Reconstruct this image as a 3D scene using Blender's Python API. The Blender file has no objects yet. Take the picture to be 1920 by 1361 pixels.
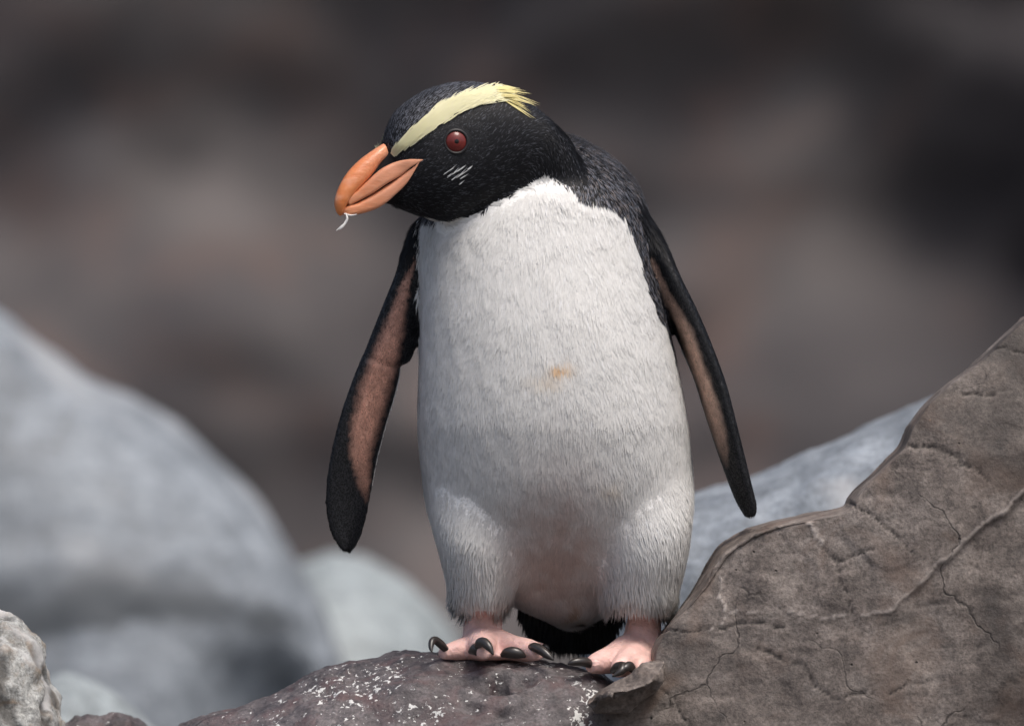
import bpy, math, random
import numpy as np
from mathutils import Vector, Matrix
from mathutils.bvhtree import BVHTree
from mathutils.kdtree import KDTree

random.seed(7); RNG = np.random.default_rng(7)
scene = bpy.context.scene
COL = scene.collection

# ------------------------------------------------------------------ camera, world, sun, exposure
DIST = 6.0            # camera to penguin, metres
S = 0.0005            # metres per photo pixel at the penguin's distance
ZC = 0.272            # camera height above the top of the perch boulder
cam_d = bpy.data.cameras.new('camera'); cam = bpy.data.objects.new('camera', cam_d); COL.objects.link(cam)
cam.location = (0, -DIST, ZC); cam.rotation_euler = (math.radians(90), 0, 0)
cam_d.sensor_width = 36; cam_d.lens = 36 * DIST / (1920 * S)
cam_d.clip_start = 0.1; cam_d.clip_end = 3000
cam_d.dof.use_dof = True; cam_d.dof.focus_distance = DIST - 0.085
cam_d.dof.aperture_fstop = 3.8; cam_d.dof.aperture_blades = 0
scene.camera = cam

SUN_EL, SUN_AZ = math.radians(65), math.radians(138)      # azimuth from +Y towards +X
world = bpy.data.worlds.new('World'); scene.world = world; world.use_nodes = True
wn = world.node_tree; wn.nodes.clear()
sky = wn.nodes.new('ShaderNodeTexSky'); sky.sky_type = 'NISHITA'; sky.sun_disc = False
sky.sun_elevation = SUN_EL; sky.sun_rotation = SUN_AZ
sky.air_density = 1.0; sky.dust_density = 6.0; sky.ozone_density = 1.0
bg = wn.nodes.new('ShaderNodeBackground'); bg.inputs['Strength'].default_value = 0.12
wo = wn.nodes.new('ShaderNodeOutputWorld')
wn.links.new(sky.outputs[0], bg.inputs[0]); wn.links.new(bg.outputs[0], wo.inputs[0])
sun_d = bpy.data.lights.new('sun', 'SUN'); sun_d.energy = 1.5; sun_d.angle = math.radians(25); sun_d.color = (1, .97, .93)
sun = bpy.data.objects.new('sun', sun_d); COL.objects.link(sun)
sd = Vector((math.sin(SUN_AZ) * math.cos(SUN_EL), math.cos(SUN_AZ) * math.cos(SUN_EL), math.sin(SUN_EL)))
sun.rotation_euler = sd.to_track_quat('Z', 'Y').to_euler(); sun.location = sd * 30
scene.view_settings.view_transform = 'Standard'; scene.view_settings.look = 'None'
scene.view_settings.gamma = 1; scene.view_settings.exposure = 0.42
scene.render.engine = 'CYCLES'
scene.cycles.use_denoising = True; scene.cycles.max_bounces = 6; scene.cycles.diffuse_bounces = 4

# ------------------------------------------------------------------ helpers
def P(px, py, y=0.0):
    k = (DIST + y) / DIST * S
    return np.array([(px - 960) * k, y, ZC + (680.5 - py) * k])
def to_px(p):
    k = (DIST + p[:, 1]) / DIST * S
    return p[:, 0] / k + 960, 680.5 - (p[:, 2] - ZC) / k
def sstep(a, b, x):
    t = np.clip((x - a) / (b - a), 0, 1); return t * t * (3 - 2 * t)
def _hash(ix, iy, iz, seed):
    h = (ix.astype(np.int64) * 374761393 + iy.astype(np.int64) * 668265263 + iz.astype(np.int64) * 2147483647 + seed * 974634777) & 0xffffffff
    h = ((h ^ (h >> 13)) * 1274126177) & 0xffffffff
    h = ((h ^ (h >> 15)) * 2246822519) & 0xffffffff
    return h ^ (h >> 16)
_G = RNG.normal(size=(256, 3)); _G /= np.linalg.norm(_G, axis=1)[:, None]
def pnoise(p, seed=0):
    i = np.floor(p).astype(np.int64); f = p - i; u = f * f * f * (f * (f * 6 - 15) + 10)
    r = 0
    for dx in (0, 1):
        for dy in (0, 1):
            for dz in (0, 1):
                g = _G[_hash(i[:, 0] + dx, i[:, 1] + dy, i[:, 2] + dz, seed) & 255]
                d = f - np.array([dx, dy, dz])
                w = (u[:, 0] if dx else 1 - u[:, 0]) * (u[:, 1] if dy else 1 - u[:, 1]) * (u[:, 2] if dz else 1 - u[:, 2])
                r = r + w * (g * d).sum(1)
    return r * 1.6
def fbm(p, oct=4, seed=0, gain=.5):
    r = 0; a = 1
    for o in range(oct):
        r = r + a * pnoise(p * 2 ** o, seed + o * 17); a *= gain
    return r
def seg_dist(x, y, pts):
    """distance to a polyline, and the position along it (0..n-1)"""
    best = np.full(x.shape, 1e9); par = np.zeros(x.shape)
    for k in range(len(pts) - 1):
        ax, ay = pts[k]; bx, by = pts[k + 1]; dx, dy = bx - ax, by - ay
        t = np.clip(((x - ax) * dx + (y - ay) * dy) / (dx * dx + dy * dy), 0, 1)
        d = np.hypot(x - ax - t * dx, y - ay - t * dy); m = d < best
        best[m] = d[m]; par[m] = k + t[m]
    return best, par
def in_poly(x, y, poly):
    r = np.zeros(x.shape, bool); n = len(poly)
    for k in range(n):
        x1, y1 = poly[k]; x2, y2 = poly[(k + 1) % n]
        c = ((y1 > y) != (y2 > y))
        with np.errstate(divide='ignore', invalid='ignore'):
            r ^= c & (x < (x2 - x1) * (y - y1) / (y2 - y1 + 1e-12) + x1)
    return r
def catmull(A, n):
    """A (k,m) control rows -> n rows, Catmull-Rom with chord-like spacing by row index"""
    A = np.asarray(A, float); k = len(A); t = np.linspace(0, k - 1, n); i = np.minimum(t.astype(int), k - 2); f = (t - i)[:, None]
    p0 = A[np.maximum(i - 1, 0)]; p1 = A[i]; p2 = A[i + 1]; p3 = A[np.minimum(i + 2, k - 1)]
    return .5 * (2 * p1 + (p2 - p0) * f + (2 * p0 - 5 * p1 + 4 * p2 - p3) * f ** 2 + (3 * p1 - p0 - 3 * p2 + p3) * f ** 3)

def mesh_from(name, V, F):
    me = bpy.data.meshes.new(name); me.from_pydata([tuple(v) for v in V], [], F); me.update(); return me
def mesh_np(name, V, loops, starts):
    me = bpy.data.meshes.new(name); me.vertices.add(len(V)); me.vertices.foreach_set('co', np.asarray(V, np.float32).ravel())
    me.loops.add(len(loops)); me.loops.foreach_set('vertex_index', np.asarray(loops, np.int32))
    me.polygons.add(len(starts)); me.polygons.foreach_set('loop_start', np.asarray(starts, np.int32))
    me.update(calc_edges=True); me.validate(); return me
def link(name, me, mat=None, parent=None, smooth=True):
    o = bpy.data.objects.new(name, me); COL.objects.link(o)
    if mat: me.materials.append(mat)
    if smooth: me.polygons.foreach_set('use_smooth', np.ones(len(me.polygons), bool))
    if parent: o.parent = parent
    return o
def tag(o, label=None, cat=None, group=None, kind=None):
    if label: o['label'] = label
    if cat: o['category'] = cat
    if group: o['group'] = group
    if kind: o['kind'] = kind
    return o
def empty(name, loc):
    o = bpy.data.objects.new(name, None); COL.objects.link(o); o.location = loc; o.empty_display_size = .05; return o
def keep(parent, o):      # parent a world-space mesh without moving it
    o.parent = parent; o.matrix_parent_inverse = Matrix.Translation(parent.location).inverted() if parent.type == 'EMPTY' else Matrix.Identity(4)
    return o
def set_col(me, name, C):
    a = me.color_attributes.new(name, 'FLOAT_COLOR', 'POINT')
    C = np.asarray(C, np.float32)
    if C.shape[1] == 3: C = np.concatenate([C, np.ones((len(C), 1), np.float32)], 1)
    a.data.foreach_set('color', C.ravel())
def get_co(me):
    a = np.empty(len(me.vertices) * 3, np.float32); me.vertices.foreach_get('co', a); return a.reshape(-1, 3).astype(float)
def set_co(me, V):
    me.vertices.foreach_set('co', np.asarray(V, np.float32).ravel()); me.update()
def get_no(me):
    a = np.empty(len(me.vertices) * 3, np.float32); me.vertex_normals.foreach_get('vector', a); return a.reshape(-1, 3).astype(float)
def smooth_mesh(me, it, w=None, lam=.5):
    e = np.empty(len(me.edges) * 2, np.int32); me.edges.foreach_get('vertices', e); e = e.reshape(-1, 2)
    Vall = get_co(me); sel = None; V = Vall
    if w is not None:                 # work on the weighted vertices and their neighbours only
        act = w > 1e-4; e = e[act[e[:, 0]] | act[e[:, 1]]]; sel, inv = np.unique(e, return_inverse=True)
        if len(sel) == 0: return
        e = inv.reshape(-1, 2); V = Vall[sel]; w = np.where(act, w, 0)[sel]
    n = len(V); deg = np.bincount(e.ravel(), minlength=n)[:, None]
    for _ in range(it):
        acc = np.stack([np.bincount(e[:, 0], V[e[:, 1], k], n) + np.bincount(e[:, 1], V[e[:, 0], k], n) for k in range(3)], 1)
        d = acc / np.maximum(deg, 1) - V
        V = V + d * lam * (1 if w is None else w[:, None])
    if sel is not None: Vall[sel] = V; V = Vall
    set_co(me, V)
def remesh(me, voxel):
    o = bpy.data.objects.new('remesh_source', me); COL.objects.link(o)
    m = o.modifiers.new('r', 'REMESH'); m.mode = 'VOXEL'; m.voxel_size = voxel; m.adaptivity = 0
    dg = bpy.context.evaluated_depsgraph_get()
    out = bpy.data.meshes.new_from_object(o.evaluated_get(dg))
    bpy.data.objects.remove(o); bpy.data.meshes.remove(me); return out

def loft(secs, n=40, m=32, exp=2.0, tdir=None):
    """secs rows: a(3), b(3), half thickness. rings spanned by a-b and a thickness direction. closed."""
    rows = catmull([list(a) + list(b) + [h] for a, b, h in secs], n)
    th = np.linspace(0, 2 * math.pi, m, endpoint=False)
    c, s = np.cos(th), np.sin(th)
    c = np.sign(c) * np.abs(c) ** (2 / exp); s = np.sign(s) * np.abs(s) ** (2 / exp)
    A, B, H = rows[:, :3], rows[:, 3:6], np.maximum(rows[:, 6], .0002)
    C = (A + B) / 2; R = (A - B) / 2
    if tdir is None:
        tan = np.gradient(C, axis=0); D = np.cross(R, tan); 
    else:
        D = np.tile(np.asarray(tdir, float), (n, 1))
        Rn = R / (np.linalg.norm(R, axis=1)[:, None] + 1e-9); D = D - Rn * (D * Rn).sum(1)[:, None]
    D /= np.linalg.norm(D, axis=1)[:, None] + 1e-12
    V = C[:, None] + R[:, None] * c[None, :, None] + D[:, None] * (H[:, None, None] * s[None, :, None])
    V = V.reshape(-1, 3); F = []
    for i in range(n - 1):
        for j in range(m):
            k = (j + 1) % m; F.append((i * m + j, i * m + k, (i + 1) * m + k, (i + 1) * m + j))
    V = np.concatenate([V, C[:1], C[-1:]]); a0 = n * m
    for j in range(m):
        k = (j + 1) % m; F.append((a0, k, j)); F.append((a0 + 1, (n - 1) * m + j, (n - 1) * m + k))
    return V, F
def tube(pts, rad, n=24, m=14):
    """round tube through 3D pts; rad per point"""
    rows = catmull([list(p) + [r] for p, r in zip(pts, rad)], n); C = rows[:, :3]; T = np.gradient(C, axis=0); T /= np.linalg.norm(T, axis=1)[:, None]
    up = np.array([0.1, .2, 1.0]); A = np.cross(T, up); A /= np.linalg.norm(A, axis=1)[:, None] + 1e-9
    return loft([(c + a * max(r, 2e-4), c - a * max(r, 2e-4), max(r, 2e-4)) for c, a, r in zip(C, A, rows[:, 3])], n, m)
def join(parts):
    V = []; F = []; L = []; off = 0
    for k, (v, f) in enumerate(parts):
        V.append(v); F += [tuple(i + off for i in q) for q in f]; L.append(np.full(len(v), k)); off += len(v)
    return np.concatenate(V), F, np.concatenate(L)

# ------------------------------------------------------------------ materials
def new_mat(name):
    m = bpy.data.materials.new(name); m.use_nodes = True; nt = m.node_tree
    return m, nt, nt.nodes['Principled BSDF']
def N(nt, t, **kw):
    n = nt.nodes.new(t)
    for k, v in kw.items():
        if k in n.inputs: n.inputs[k].default_value = v
        else: setattr(n, k, v)
    return n
def ramp(nt, src, stops):
    r = nt.nodes.new('ShaderNodeValToRGB'); e = r.color_ramp.elements
    while len(e) < len(stops): e.new(.5)
    for q, (p, c) in zip(e, stops):
        q.position = p; q.color = (*c, 1) if len(c) == 3 else c
    nt.links.new(src, r.inputs[0]); return r.outputs[0]
def mixc(nt, f, a, b, mode='MIX'):
    m = nt.nodes.new('ShaderNodeMix'); m.data_type = 'RGBA'; m.blend_type = mode
    for inp, v in ((m.inputs[0], f), (m.inputs[6], a), (m.inputs[7], b)):
        if hasattr(v, 'is_output'): nt.links.new(v, inp)
        elif isinstance(v, (int, float)): inp.default_value = v
        else: inp.default_value = (*v, 1)
    return m.outputs[2]
def bump(nt, bs, h, strength, dist, prev=None):
    b = N(nt, 'ShaderNodeBump', Strength=strength, Distance=dist); nt.links.new(h, b.inputs['Height'])
    if prev: nt.links.new(prev, b.inputs['Normal'])
    nt.links.new(b.outputs[0], bs.inputs['Normal']); return b.outputs[0]
def noise(nt, co, scale, detail=4, rough=.5, dist=0.0):
    n = N(nt, 'ShaderNodeTexNoise', Scale=scale, Detail=detail, Roughness=rough, Distortion=dist); nt.links.new(co, n.inputs['Vector']); return n.outputs[0]
def plain(name, col, rough=.5, spec=.5, coat=0, var=.15, scale=200):
    m, nt, bs = new_mat(name); tc = nt.nodes.new('ShaderNodeTexCoord')
    f = noise(nt, tc.outputs['Object'], scale, 4)
    nt.links.new(mixc(nt, f, [c * (1 - var) for c in col], [min(1, c * (1 + var)) for c in col]), bs.inputs['Base Color'])
    bs.inputs['Roughness'].default_value = rough; bs.inputs['Specular IOR Level'].default_value = spec; bs.inputs['Coat Weight'].default_value = coat
    bump(nt, bs, f, .15, .001); return m

def attr_mat(name, rough, spec, translucent=0.0, sheen=0.0):
    m, nt, bs = new_mat(name)
    a = nt.nodes.new('ShaderNodeVertexColor'); a.layer_name = 'Col'
    nt.links.new(a.outputs[0], bs.inputs['Base Color'])
    bs.inputs['Roughness'].default_value = rough; bs.inputs['Specular IOR Level'].default_value = spec
    bs.inputs['Sheen Weight'].default_value = sheen
    if translucent:
        tr = nt.nodes.new('ShaderNodeBsdfTranslucent'); nt.links.new(a.outputs[0], tr.inputs[0])
        mx = nt.nodes.new('ShaderNodeMixShader'); mx.inputs[0].default_value = translucent
        nt.links.new(bs.outputs[0], mx.inputs[1]); nt.links.new(tr.outputs[0], mx.inputs[2])
        nt.links.new(mx.outputs[0], nt.nodes['Material Output'].inputs[0])
    return m, nt, bs

def soft_normals(m, k):
    nt = m.node_tree; bs = nt.nodes['Principled BSDF']; a = nt.nodes.new('ShaderNodeAttribute'); a.attribute_name = 'lie'
    g = nt.nodes.new('ShaderNodeNewGeometry'); mx = nt.nodes.new('ShaderNodeMix'); mx.data_type = 'VECTOR'; mx.inputs[0].default_value = k
    nt.links.new(g.outputs['Normal'], mx.inputs[4]); nt.links.new(a.outputs['Vector'], mx.inputs[5])
    nm = N(nt, 'ShaderNodeVectorMath', operation='NORMALIZE'); nt.links.new(mx.outputs[1], nm.inputs[0]); nt.links.new(nm.outputs[0], bs.inputs['Normal'])

def rock_mat(name, dark, mid, light, scale=6.0, cracks=0, spots=None, rough=(.55, .8), pit=1.0, fine=1.0, warm=None, spec=.4):
    """mottled stone; colour attribute 'Col' R = pale vein, G = dark crack, stain or shade painted into hollows, B = white droppings cluster, on the mesh"""
    m, nt, bs = new_mat(name); tc = nt.nodes.new('ShaderNodeTexCoord'); co = tc.outputs['Object']
    n1 = noise(nt, co, scale, 6, .62, .4); n2 = noise(nt, co, scale * 4.3, 6, .65, .2); n3 = noise(nt, co, scale * 22, 5, .7)
    c = ramp(nt, n1, [(.28, dark), (.5, mid), (.74, light)])
    c = mixc(nt, .6, c, ramp(nt, n2, [(.34, dark), (.5, mid), (.66, light)]))
    ms = N(nt, 'ShaderNodeMapping'); ms.inputs['Rotation'].default_value = (0, .5, .2); ms.inputs['Scale'].default_value = (1, 3, 5); nt.links.new(co, ms.inputs['Vector'])
    c = mixc(nt, .5, c, ramp(nt, noise(nt, ms.outputs[0], scale * 3, 5, .65, .6), [(.32, (.5, .5, .5)), (.5, (1, 1, 1)), (.68, (1.4, 1.4, 1.4))]), 'MULTIPLY')
    g = ramp(nt, n3, [(.32, (.45, .45, .45)), (.5, (1, 1, 1)), (.68, (1.35, 1.35, 1.35))])
    c = mixc(nt, .55, c, g, 'MULTIPLY')
    c = mixc(nt, .8, c, ramp(nt, noise(nt, co, 330, 3, .8), [(.34, (.5, .5, .5)), (.5, (1, 1, 1)), (.68, (1.4, 1.4, 1.4))]), 'MULTIPLY')
    if warm:
        nw = noise(nt, co, scale * 2.1, 4, .6, .8)
        c = mixc(nt, ramp(nt, nw, [(.5, (0, 0, 0)), (.68, (.7, .7, .7))]), c, warm)
    v = N(nt, 'ShaderNodeTexVoronoi', Scale=scale * 16, Randomness=1.0); nt.links.new(co, v.inputs['Vector'])
    pm = ramp(nt, v.outputs['Distance'], [(.05, (1, 1, 1)), (.16, (0, 0, 0))])
    sel = ramp(nt, v.outputs['Color'], [(.82, (0, 0, 0)), (.86, (1, 1, 1))])
    pits = mixc(nt, 1.0, pm, sel, 'MULTIPLY')
    c = mixc(nt, pits, c, [d * .4 for d in dark])
    crk = None
    if cracks:
        wv = N(nt, 'ShaderNodeTexNoise', Scale=scale * 2.5, Detail=4.0); nt.links.new(co, wv.inputs['Vector'])
        wm = mixc(nt, .10, co, wv.outputs['Color'], 'ADD')
        ve = N(nt, 'ShaderNodeTexVoronoi', Scale=cracks, feature='DISTANCE_TO_EDGE'); nt.links.new(wm, ve.inputs['Vector'])
        crk = mixc(nt, 1.0, ramp(nt, ve.outputs['Distance'], [(.002, (.75, .75, .75)), (.010, (0, 0, 0))]), ramp(nt, noise(nt, co, scale * 1.7, 3), [(.46, (0, 0, 0)), (.58, (1, 1, 1))]), 'MULTIPLY')
        c = mixc(nt, crk, c, [d * .3 for d in dark])
        vo = N(nt, 'ShaderNodeTexVoronoi', Scale=42.0); nt.links.new(co, vo.inputs['Vector'])
        fleck = mixc(nt, 1.0, ramp(nt, vo.outputs['Distance'], [(.06, (1, 1, 1)), (.10, (0, 0, 0))]), ramp(nt, vo.outputs['Color'], [(.86, (0, 0, 0)), (.88, (1, 1, 1))]), 'MULTIPLY')
        c = mixc(nt, fleck, c, (.50, .30, .16))
    va = nt.nodes.new('ShaderNodeVertexColor'); va.layer_name = 'Col'
    sp = nt.nodes.new('ShaderNodeSeparateColor'); nt.links.new(va.outputs[0], sp.inputs[0])
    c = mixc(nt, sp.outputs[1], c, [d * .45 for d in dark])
    c = mixc(nt, sp.outputs[0], c, [min(.6, l * 1.9 + .05) for l in light])
    if spots:
        ns = noise(nt, co, 180, 3, .6, .5)
        th = N(nt, 'ShaderNodeMath', operation='MULTIPLY_ADD'); nt.links.new(sp.outputs[2], th.inputs[0]); th.inputs[1].default_value = .24; nt.links.new(ns, th.inputs[2])
        sm = ramp(nt, th.outputs[0], [(.68, (0, 0, 0)), (.71, (1, 1, 1))])
        c = mixc(nt, sm, c, spots)
    nt.links.new(c, bs.inputs['Base Color'])
    rr = ramp(nt, n2, [(.3, (rough[0],) * 3), (.7, (rough[1],) * 3)]); nt.links.new(rr, bs.inputs['Roughness'])
    bs.inputs['Specular IOR Level'].default_value = spec
    n4 = noise(nt, co, 420, 3, .7); b0 = bump(nt, bs, n4, .45 * fine, .0012)
    b1 = bump(nt, bs, n3, .4 * fine, .0025, b0)
    b2 = bump(nt, bs, n2, .16 * fine, .004, b1)
    inv = N(nt, 'ShaderNodeMath', operation='SUBTRACT'); inv.inputs[0].default_value = 1; nt.links.new(pits, inv.inputs[1])
    b3 = bump(nt, bs, inv.outputs[0], .6 * pit, .003, b2)
    if crk:
        iv = N(nt, 'ShaderNodeMath', operation='SUBTRACT'); iv.inputs[0].default_value = 1; nt.links.new(crk, iv.inputs[1]); bump(nt, bs, iv.outputs[0], .5, .002, b3)
    return m

M_slab = rock_mat('brown_slab_stone', (.060, .050, .045), (.165, .137, .120), (.275, .240, .215), 6.5, cracks=6.0, warm=(.15, .105, .082), spec=.4, fine=.95, pit=1.4)
M_perch = rock_mat('dark_wet_stone', (.036, .033, .037), (.098, .085, .087), (.185, .166, .168), 13.0, spots=(.66, .66, .64), rough=(.3, .72), warm=(.11, .062, .062), spec=.42, fine=1.5, pit=1.5)
M_pale = rock_mat('pale_blue_grey_stone', (.135, .152, .17), (.225, .252, .28), (.32, .352, .385), 4.0, rough=(.5, .75), pit=.25, fine=.35)
M_pale2 = rock_mat('smooth_grey_green_stone', (.21, .235, .24), (.28, .315, .325), (.34, .38, .39), 2.5, rough=(.5, .75), pit=.15, fine=.3)
M_strip = rock_mat('banded_cream_stone', (.11, .10, .09), (.32, .325, .31), (.5, .51, .50), 16.0, rough=(.5, .75), warm=(.27, .19, .12))
M_ground = rock_mat('shingle_ground', (.03, .03, .03), (.07, .066, .065), (.12, .115, .11), 1.2)

# ------------------------------------------------------------------ the setting
GZ = -0.85
gv = [(-400, -40, GZ), (400, -40, GZ), (400, 900, GZ), (-400, 900, GZ)]
g = link('ground', mesh_from('ground', gv, [(0, 1, 2, 3)]), M_ground); tag(g, 'dark shingle ground under the boulders', kind='structure')
set_col(g.data, 'Col', np.zeros((4, 3)))

def build_cliff():
    nx, nz = 260, 150
    X, Z = np.meshgrid(np.linspace(-22, 22, nx), np.linspace(GZ - .5, 15, nz))
    p = np.stack([X.ravel(), np.zeros(X.size), Z.ravel()], 1)
    d = .9 * fbm(p * np.array([.22, 1, .3]), 5, 3) + .3 * np.abs(fbm(p * .9 + 7, 4, 9))
    p[:, 1] = 19 + .10 * (p[:, 2] - GZ) + d + .02 * p[:, 0] ** 2 * 0
    F = [(j * nx + i, j * nx + i + 1, (j + 1) * nx + i + 1, (j + 1) * nx + i) for j in range(nz - 1) for i in range(nx - 1)]
    me = mesh_from('cliff', p, F)
    m, nt, bs = new_mat('cliff_rock'); tc = nt.nodes.new('ShaderNodeTexCoord'); co = tc.outputs['Object']
    a = noise(nt, co, .9, 5, .6, .5); b = noise(nt, co, 1.7, 4, .6, .3); e = noise(nt, co, .33, 3, .5, .2)
    c = ramp(nt, a, [(.34, (.060, .055, .058)), (.5, (.090, .083, .084)), (.68, (.138, .125, .123))])
    c = mixc(nt, ramp(nt, b, [(.5, (0, 0, 0)), (.66, (.55, .55, .55))]), c, (.15, .10, .085))
    c = mixc(nt, ramp(nt, e, [(.38, (.3, .3, .3)), (.52, (0, 0, 0))]), c, (.055, .052, .056))
    sx = nt.nodes.new('ShaderNodeSeparateXYZ'); nt.links.new(co, sx.inputs[0])
    ad = N(nt, 'ShaderNodeMath', operation='MULTIPLY_ADD'); nt.links.new(a, ad.inputs[0]); ad.inputs[1].default_value = 1.6; nt.links.new(sx.outputs[0], ad.inputs[2])
    dv = N(nt, 'ShaderNodeMath', operation='MULTIPLY'); nt.links.new(ad.outputs[0], dv.inputs[0]); dv.inputs[1].default_value = .2
    c = mixc(nt, ramp(nt, dv.outputs[0], [(.42, (0, 0, 0)), (.56, (.85, .85, .85))]), c, (.022, .020, .023))
    nt.links.new(c, bs.inputs['Base Color']); bs.inputs['Roughness'].default_value = .85; bs.inputs['Specular IOR Level'].default_value = .2
    o = link('cliff', me, m); tag(o, 'dark grey and reddish brown rock cliff behind the boulders', kind='structure'); return o
build_cliff()

def build_rock(name, outline, centre, y0, hd, mat, label, voxel=.004, p=2.4, amp=(.02, .006), freq=(4, 16), cuts=(), seed=0, group=None, sm=3,
               front=1.0, tilt=(0, 0), post=None, cat='rock'):
    """closed stone: outline in photo pixels at depth y0, swelling hd towards the viewer and away"""
    O = np.array([P(x, z, y0) for x, z in outline]); c = P(*centre, y0)
    n = 420
    Oc = np.concatenate([O, O[:1]]); L = np.concatenate([[0], np.cumsum(np.linalg.norm(np.diff(Oc, axis=0), axis=1))])
    t = np.linspace(0, L[-1], n, endpoint=False); ring = np.stack([np.interp(t, L, Oc[:, k]) for k in range(3)], 1)
    rr = np.sin(np.linspace(0, math.pi / 2, 26))[1:]
    V = []; F = []
    for sgn in (-1, 1):
        base = len(V); V.append(c + np.array([0, sgn * hd * (front if sgn < 0 else 1), 0]))
        for r in rr:
            h = (1 - r ** p) ** (1 / p) * hd * (front if sgn < 0 else 1)
            for q in ring: V.append(c + (q - c) * r + np.array([0, sgn * h, 0]))
        for j in range(n):
            k = (j + 1) % n; F.append((base, base + 1 + j, base + 1 + k) if sgn < 0 else (base, base + 1 + k, base + 1 + j))
        for i in range(len(rr) - 1):
            for j in range(n):
                k = (j + 1) % n; a, b2 = base + 1 + i * n, base + 1 + (i + 1) * n
                q = (a + j, b2 + j, b2 + k, a + k); F.append(q if sgn < 0 else q[::-1])
    V = np.array(V)
    # the two rims share their place: weld them
    half = len(V) // 2; lastA = 1 + (len(rr) - 1) * n
    mp = np.arange(len(V)); mp[half + lastA: half + lastA + n] = np.arange(lastA, lastA + n)
    F = [tuple(mp[i] for i in f) for f in F]
    V[:, 1] += tilt[0] * (V[:, 2] - c[2]) + tilt[1] * (V[:, 0] - c[0])
    me = remesh(mesh_from(name, V, F), voxel)
    V = get_co(me)
    for (nx, ny, nz, d) in cuts:          # flat broken faces: plane normal and distance from the centre
        nn = np.array([nx, ny, nz], float); nn /= np.linalg.norm(nn)
        e = (V - c) @ nn - d; V -= np.maximum(e, 0)[:, None] * nn * .97
    set_co(me, V); smooth_mesh(me, sm)
    V = get_co(me); nrm = get_no(me)
    d = amp[0] * fbm(V * freq[0], 4, seed + 1) + amp[1] * fbm(V * freq[1], 4, seed + 5, .6)
    V = V + nrm * d[:, None]; set_co(me, V)
    C = np.zeros((len(V), 3))
    if post: C = post(me, V, get_no(me))
    set_col(me, 'Col', C)
    b = np.array([V[:, 0].mean(), V[:, 1].mean(), V[:, 2].min()])
    set_co(me, get_co(me) - b)
    o = link(name, me, mat); o.location = b; tag(o, label, cat, group)
    return o

# -- brown slab at the right, with its pale vein, cracks and chips
VEIN = [[(1990, 865), (1920, 925), (1840, 985), (1760, 1060), (1700, 1118), (1665, 1145)],
        [(1665, 1146), (1600, 1153), (1540, 1155), (1460, 1146), (1400, 1148), (1368, 1146)],
        [(1357, 1032), (1343, 1062), (1352, 1092), (1346, 1118), (1360, 1135), (1352, 1165), (1330, 1180)],
        [(1520, 985), (1528, 1008), (1541, 1014)]]
CRACK = [[(1538, 1012), (1556, 1045), (1572, 1075), (1584, 1108), (1598, 1145)], [(1230, 1185), (1330, 1178), (1400, 1170), (1470, 1172)],
         [(1240, 1290), (1262, 1310), (1290, 1352), (1300, 1380)], [(1420, 1215), (1500, 1245), (1555, 1310), (1660, 1300), (1760, 1268)],
         [(1850, 668), (1880, 655), (1925, 662)], [(1800, 740), (1840, 742), (1890, 730)], [(1590, 940), (1660, 985), (1720, 1035)],
         [(1700, 830), (1790, 850), (1850, 905)], [(1565, 1060), (1600, 1040), (1640, 1030)]]
def slab_post(me, V, Nn):
    x, z = to_px(V); w = np.stack([x * .02, z * .02, V[:, 1] * 0], 1)
    jx = x + 9 * pnoise(w * 1.1, 41) + 3 * pnoise(w * 5, 42); jz = z + 9 * pnoise(w * 1.1, 43) + 3 * pnoise(w * 5, 44)
    fr = Nn[:, 1] < .15; C = np.zeros((len(V), 3)); D = np.zeros(len(V))
    br = .5 + .5 * np.clip(1.8 * pnoise(w * 2.2, 50) + .6, 0, 1)
    for k, pl in enumerate(VEIN):
        d, t = seg_dist(jx, jz, pl); wd = [4.5, 3.4, 3.8, 8][k] * br
        a = (1 - sstep(wd * .5, wd * 1.25, d)) * fr
        if k == 2: a *= np.clip(.4 + 2.5 * pnoise(w * 4, 61), 0, 1)
        if k == 1: a *= np.clip(.7 + 2.5 * pnoise(w * 2.5, 62), .2, 1)
        C[:, 0] = np.maximum(C[:, 0], a * [.38, .42, .6, .5][k]); D += .001 * a
        if k == 0:   # the stone under the vein steps back
            below = sstep(1640, 1740, jx) * sstep(0, 14, jz - np.interp(jx, [q[0] for q in pl][::-1], [q[1] for q in pl][::-1])) * fr
            D -= .004 * below * (1 - sstep(60, 200, d))
    for pl in CRACK:
        d, t = seg_dist(jx, jz, pl); a = (1 - sstep(.6, 3.2, d)) * fr * np.clip(.85 + 1.2 * pnoise(w * 3, 63), .25, 1)
        C[:, 1] = np.maximum(C[:, 1], a * .8); D -= .002 * a
    for sd, sc, hgt in ((301, 5, .0012), (302, 9, .0007)):       # flaked-off plates with crisp edges
        f = fbm(V * np.array([sc, sc * .6, sc * 1.2]), 3, sd, .4) * 1.8; fl = np.floor(f); D += hgt * (fl + sstep(.9, 1.0, f - fl)) * fr
    st = sstep(.05, .5, fbm(V * 5.5, 3, 71)); C[:, 1] = np.maximum(C[:, 1], .7 * st * np.clip(.55 + pnoise(V * 14, 72), 0, 1))
    set_co(me, V + Nn * D[:, None]); return C
slab_out = [(1985, 560), (1921, 596), (1872, 640), (1822, 690), (1772, 724), (1736, 755), (1704, 800), (1691, 838), (1642, 890), (1597, 934), (1590, 956),
            (1520, 969), (1450, 983), (1400, 1000), (1352, 1030), (1331, 1060), (1302, 1110), (1268, 1155), (1232, 1200), (1222, 1232), (1235, 1262), (1212, 1300), (1180, 1322), (1110, 1335), (1062, 1366),
            (1020, 1500), (1000, 1900), (1100, 2700), (2400, 2800), (2700, 1600), (2600, 700), (2300, 480)]
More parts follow.
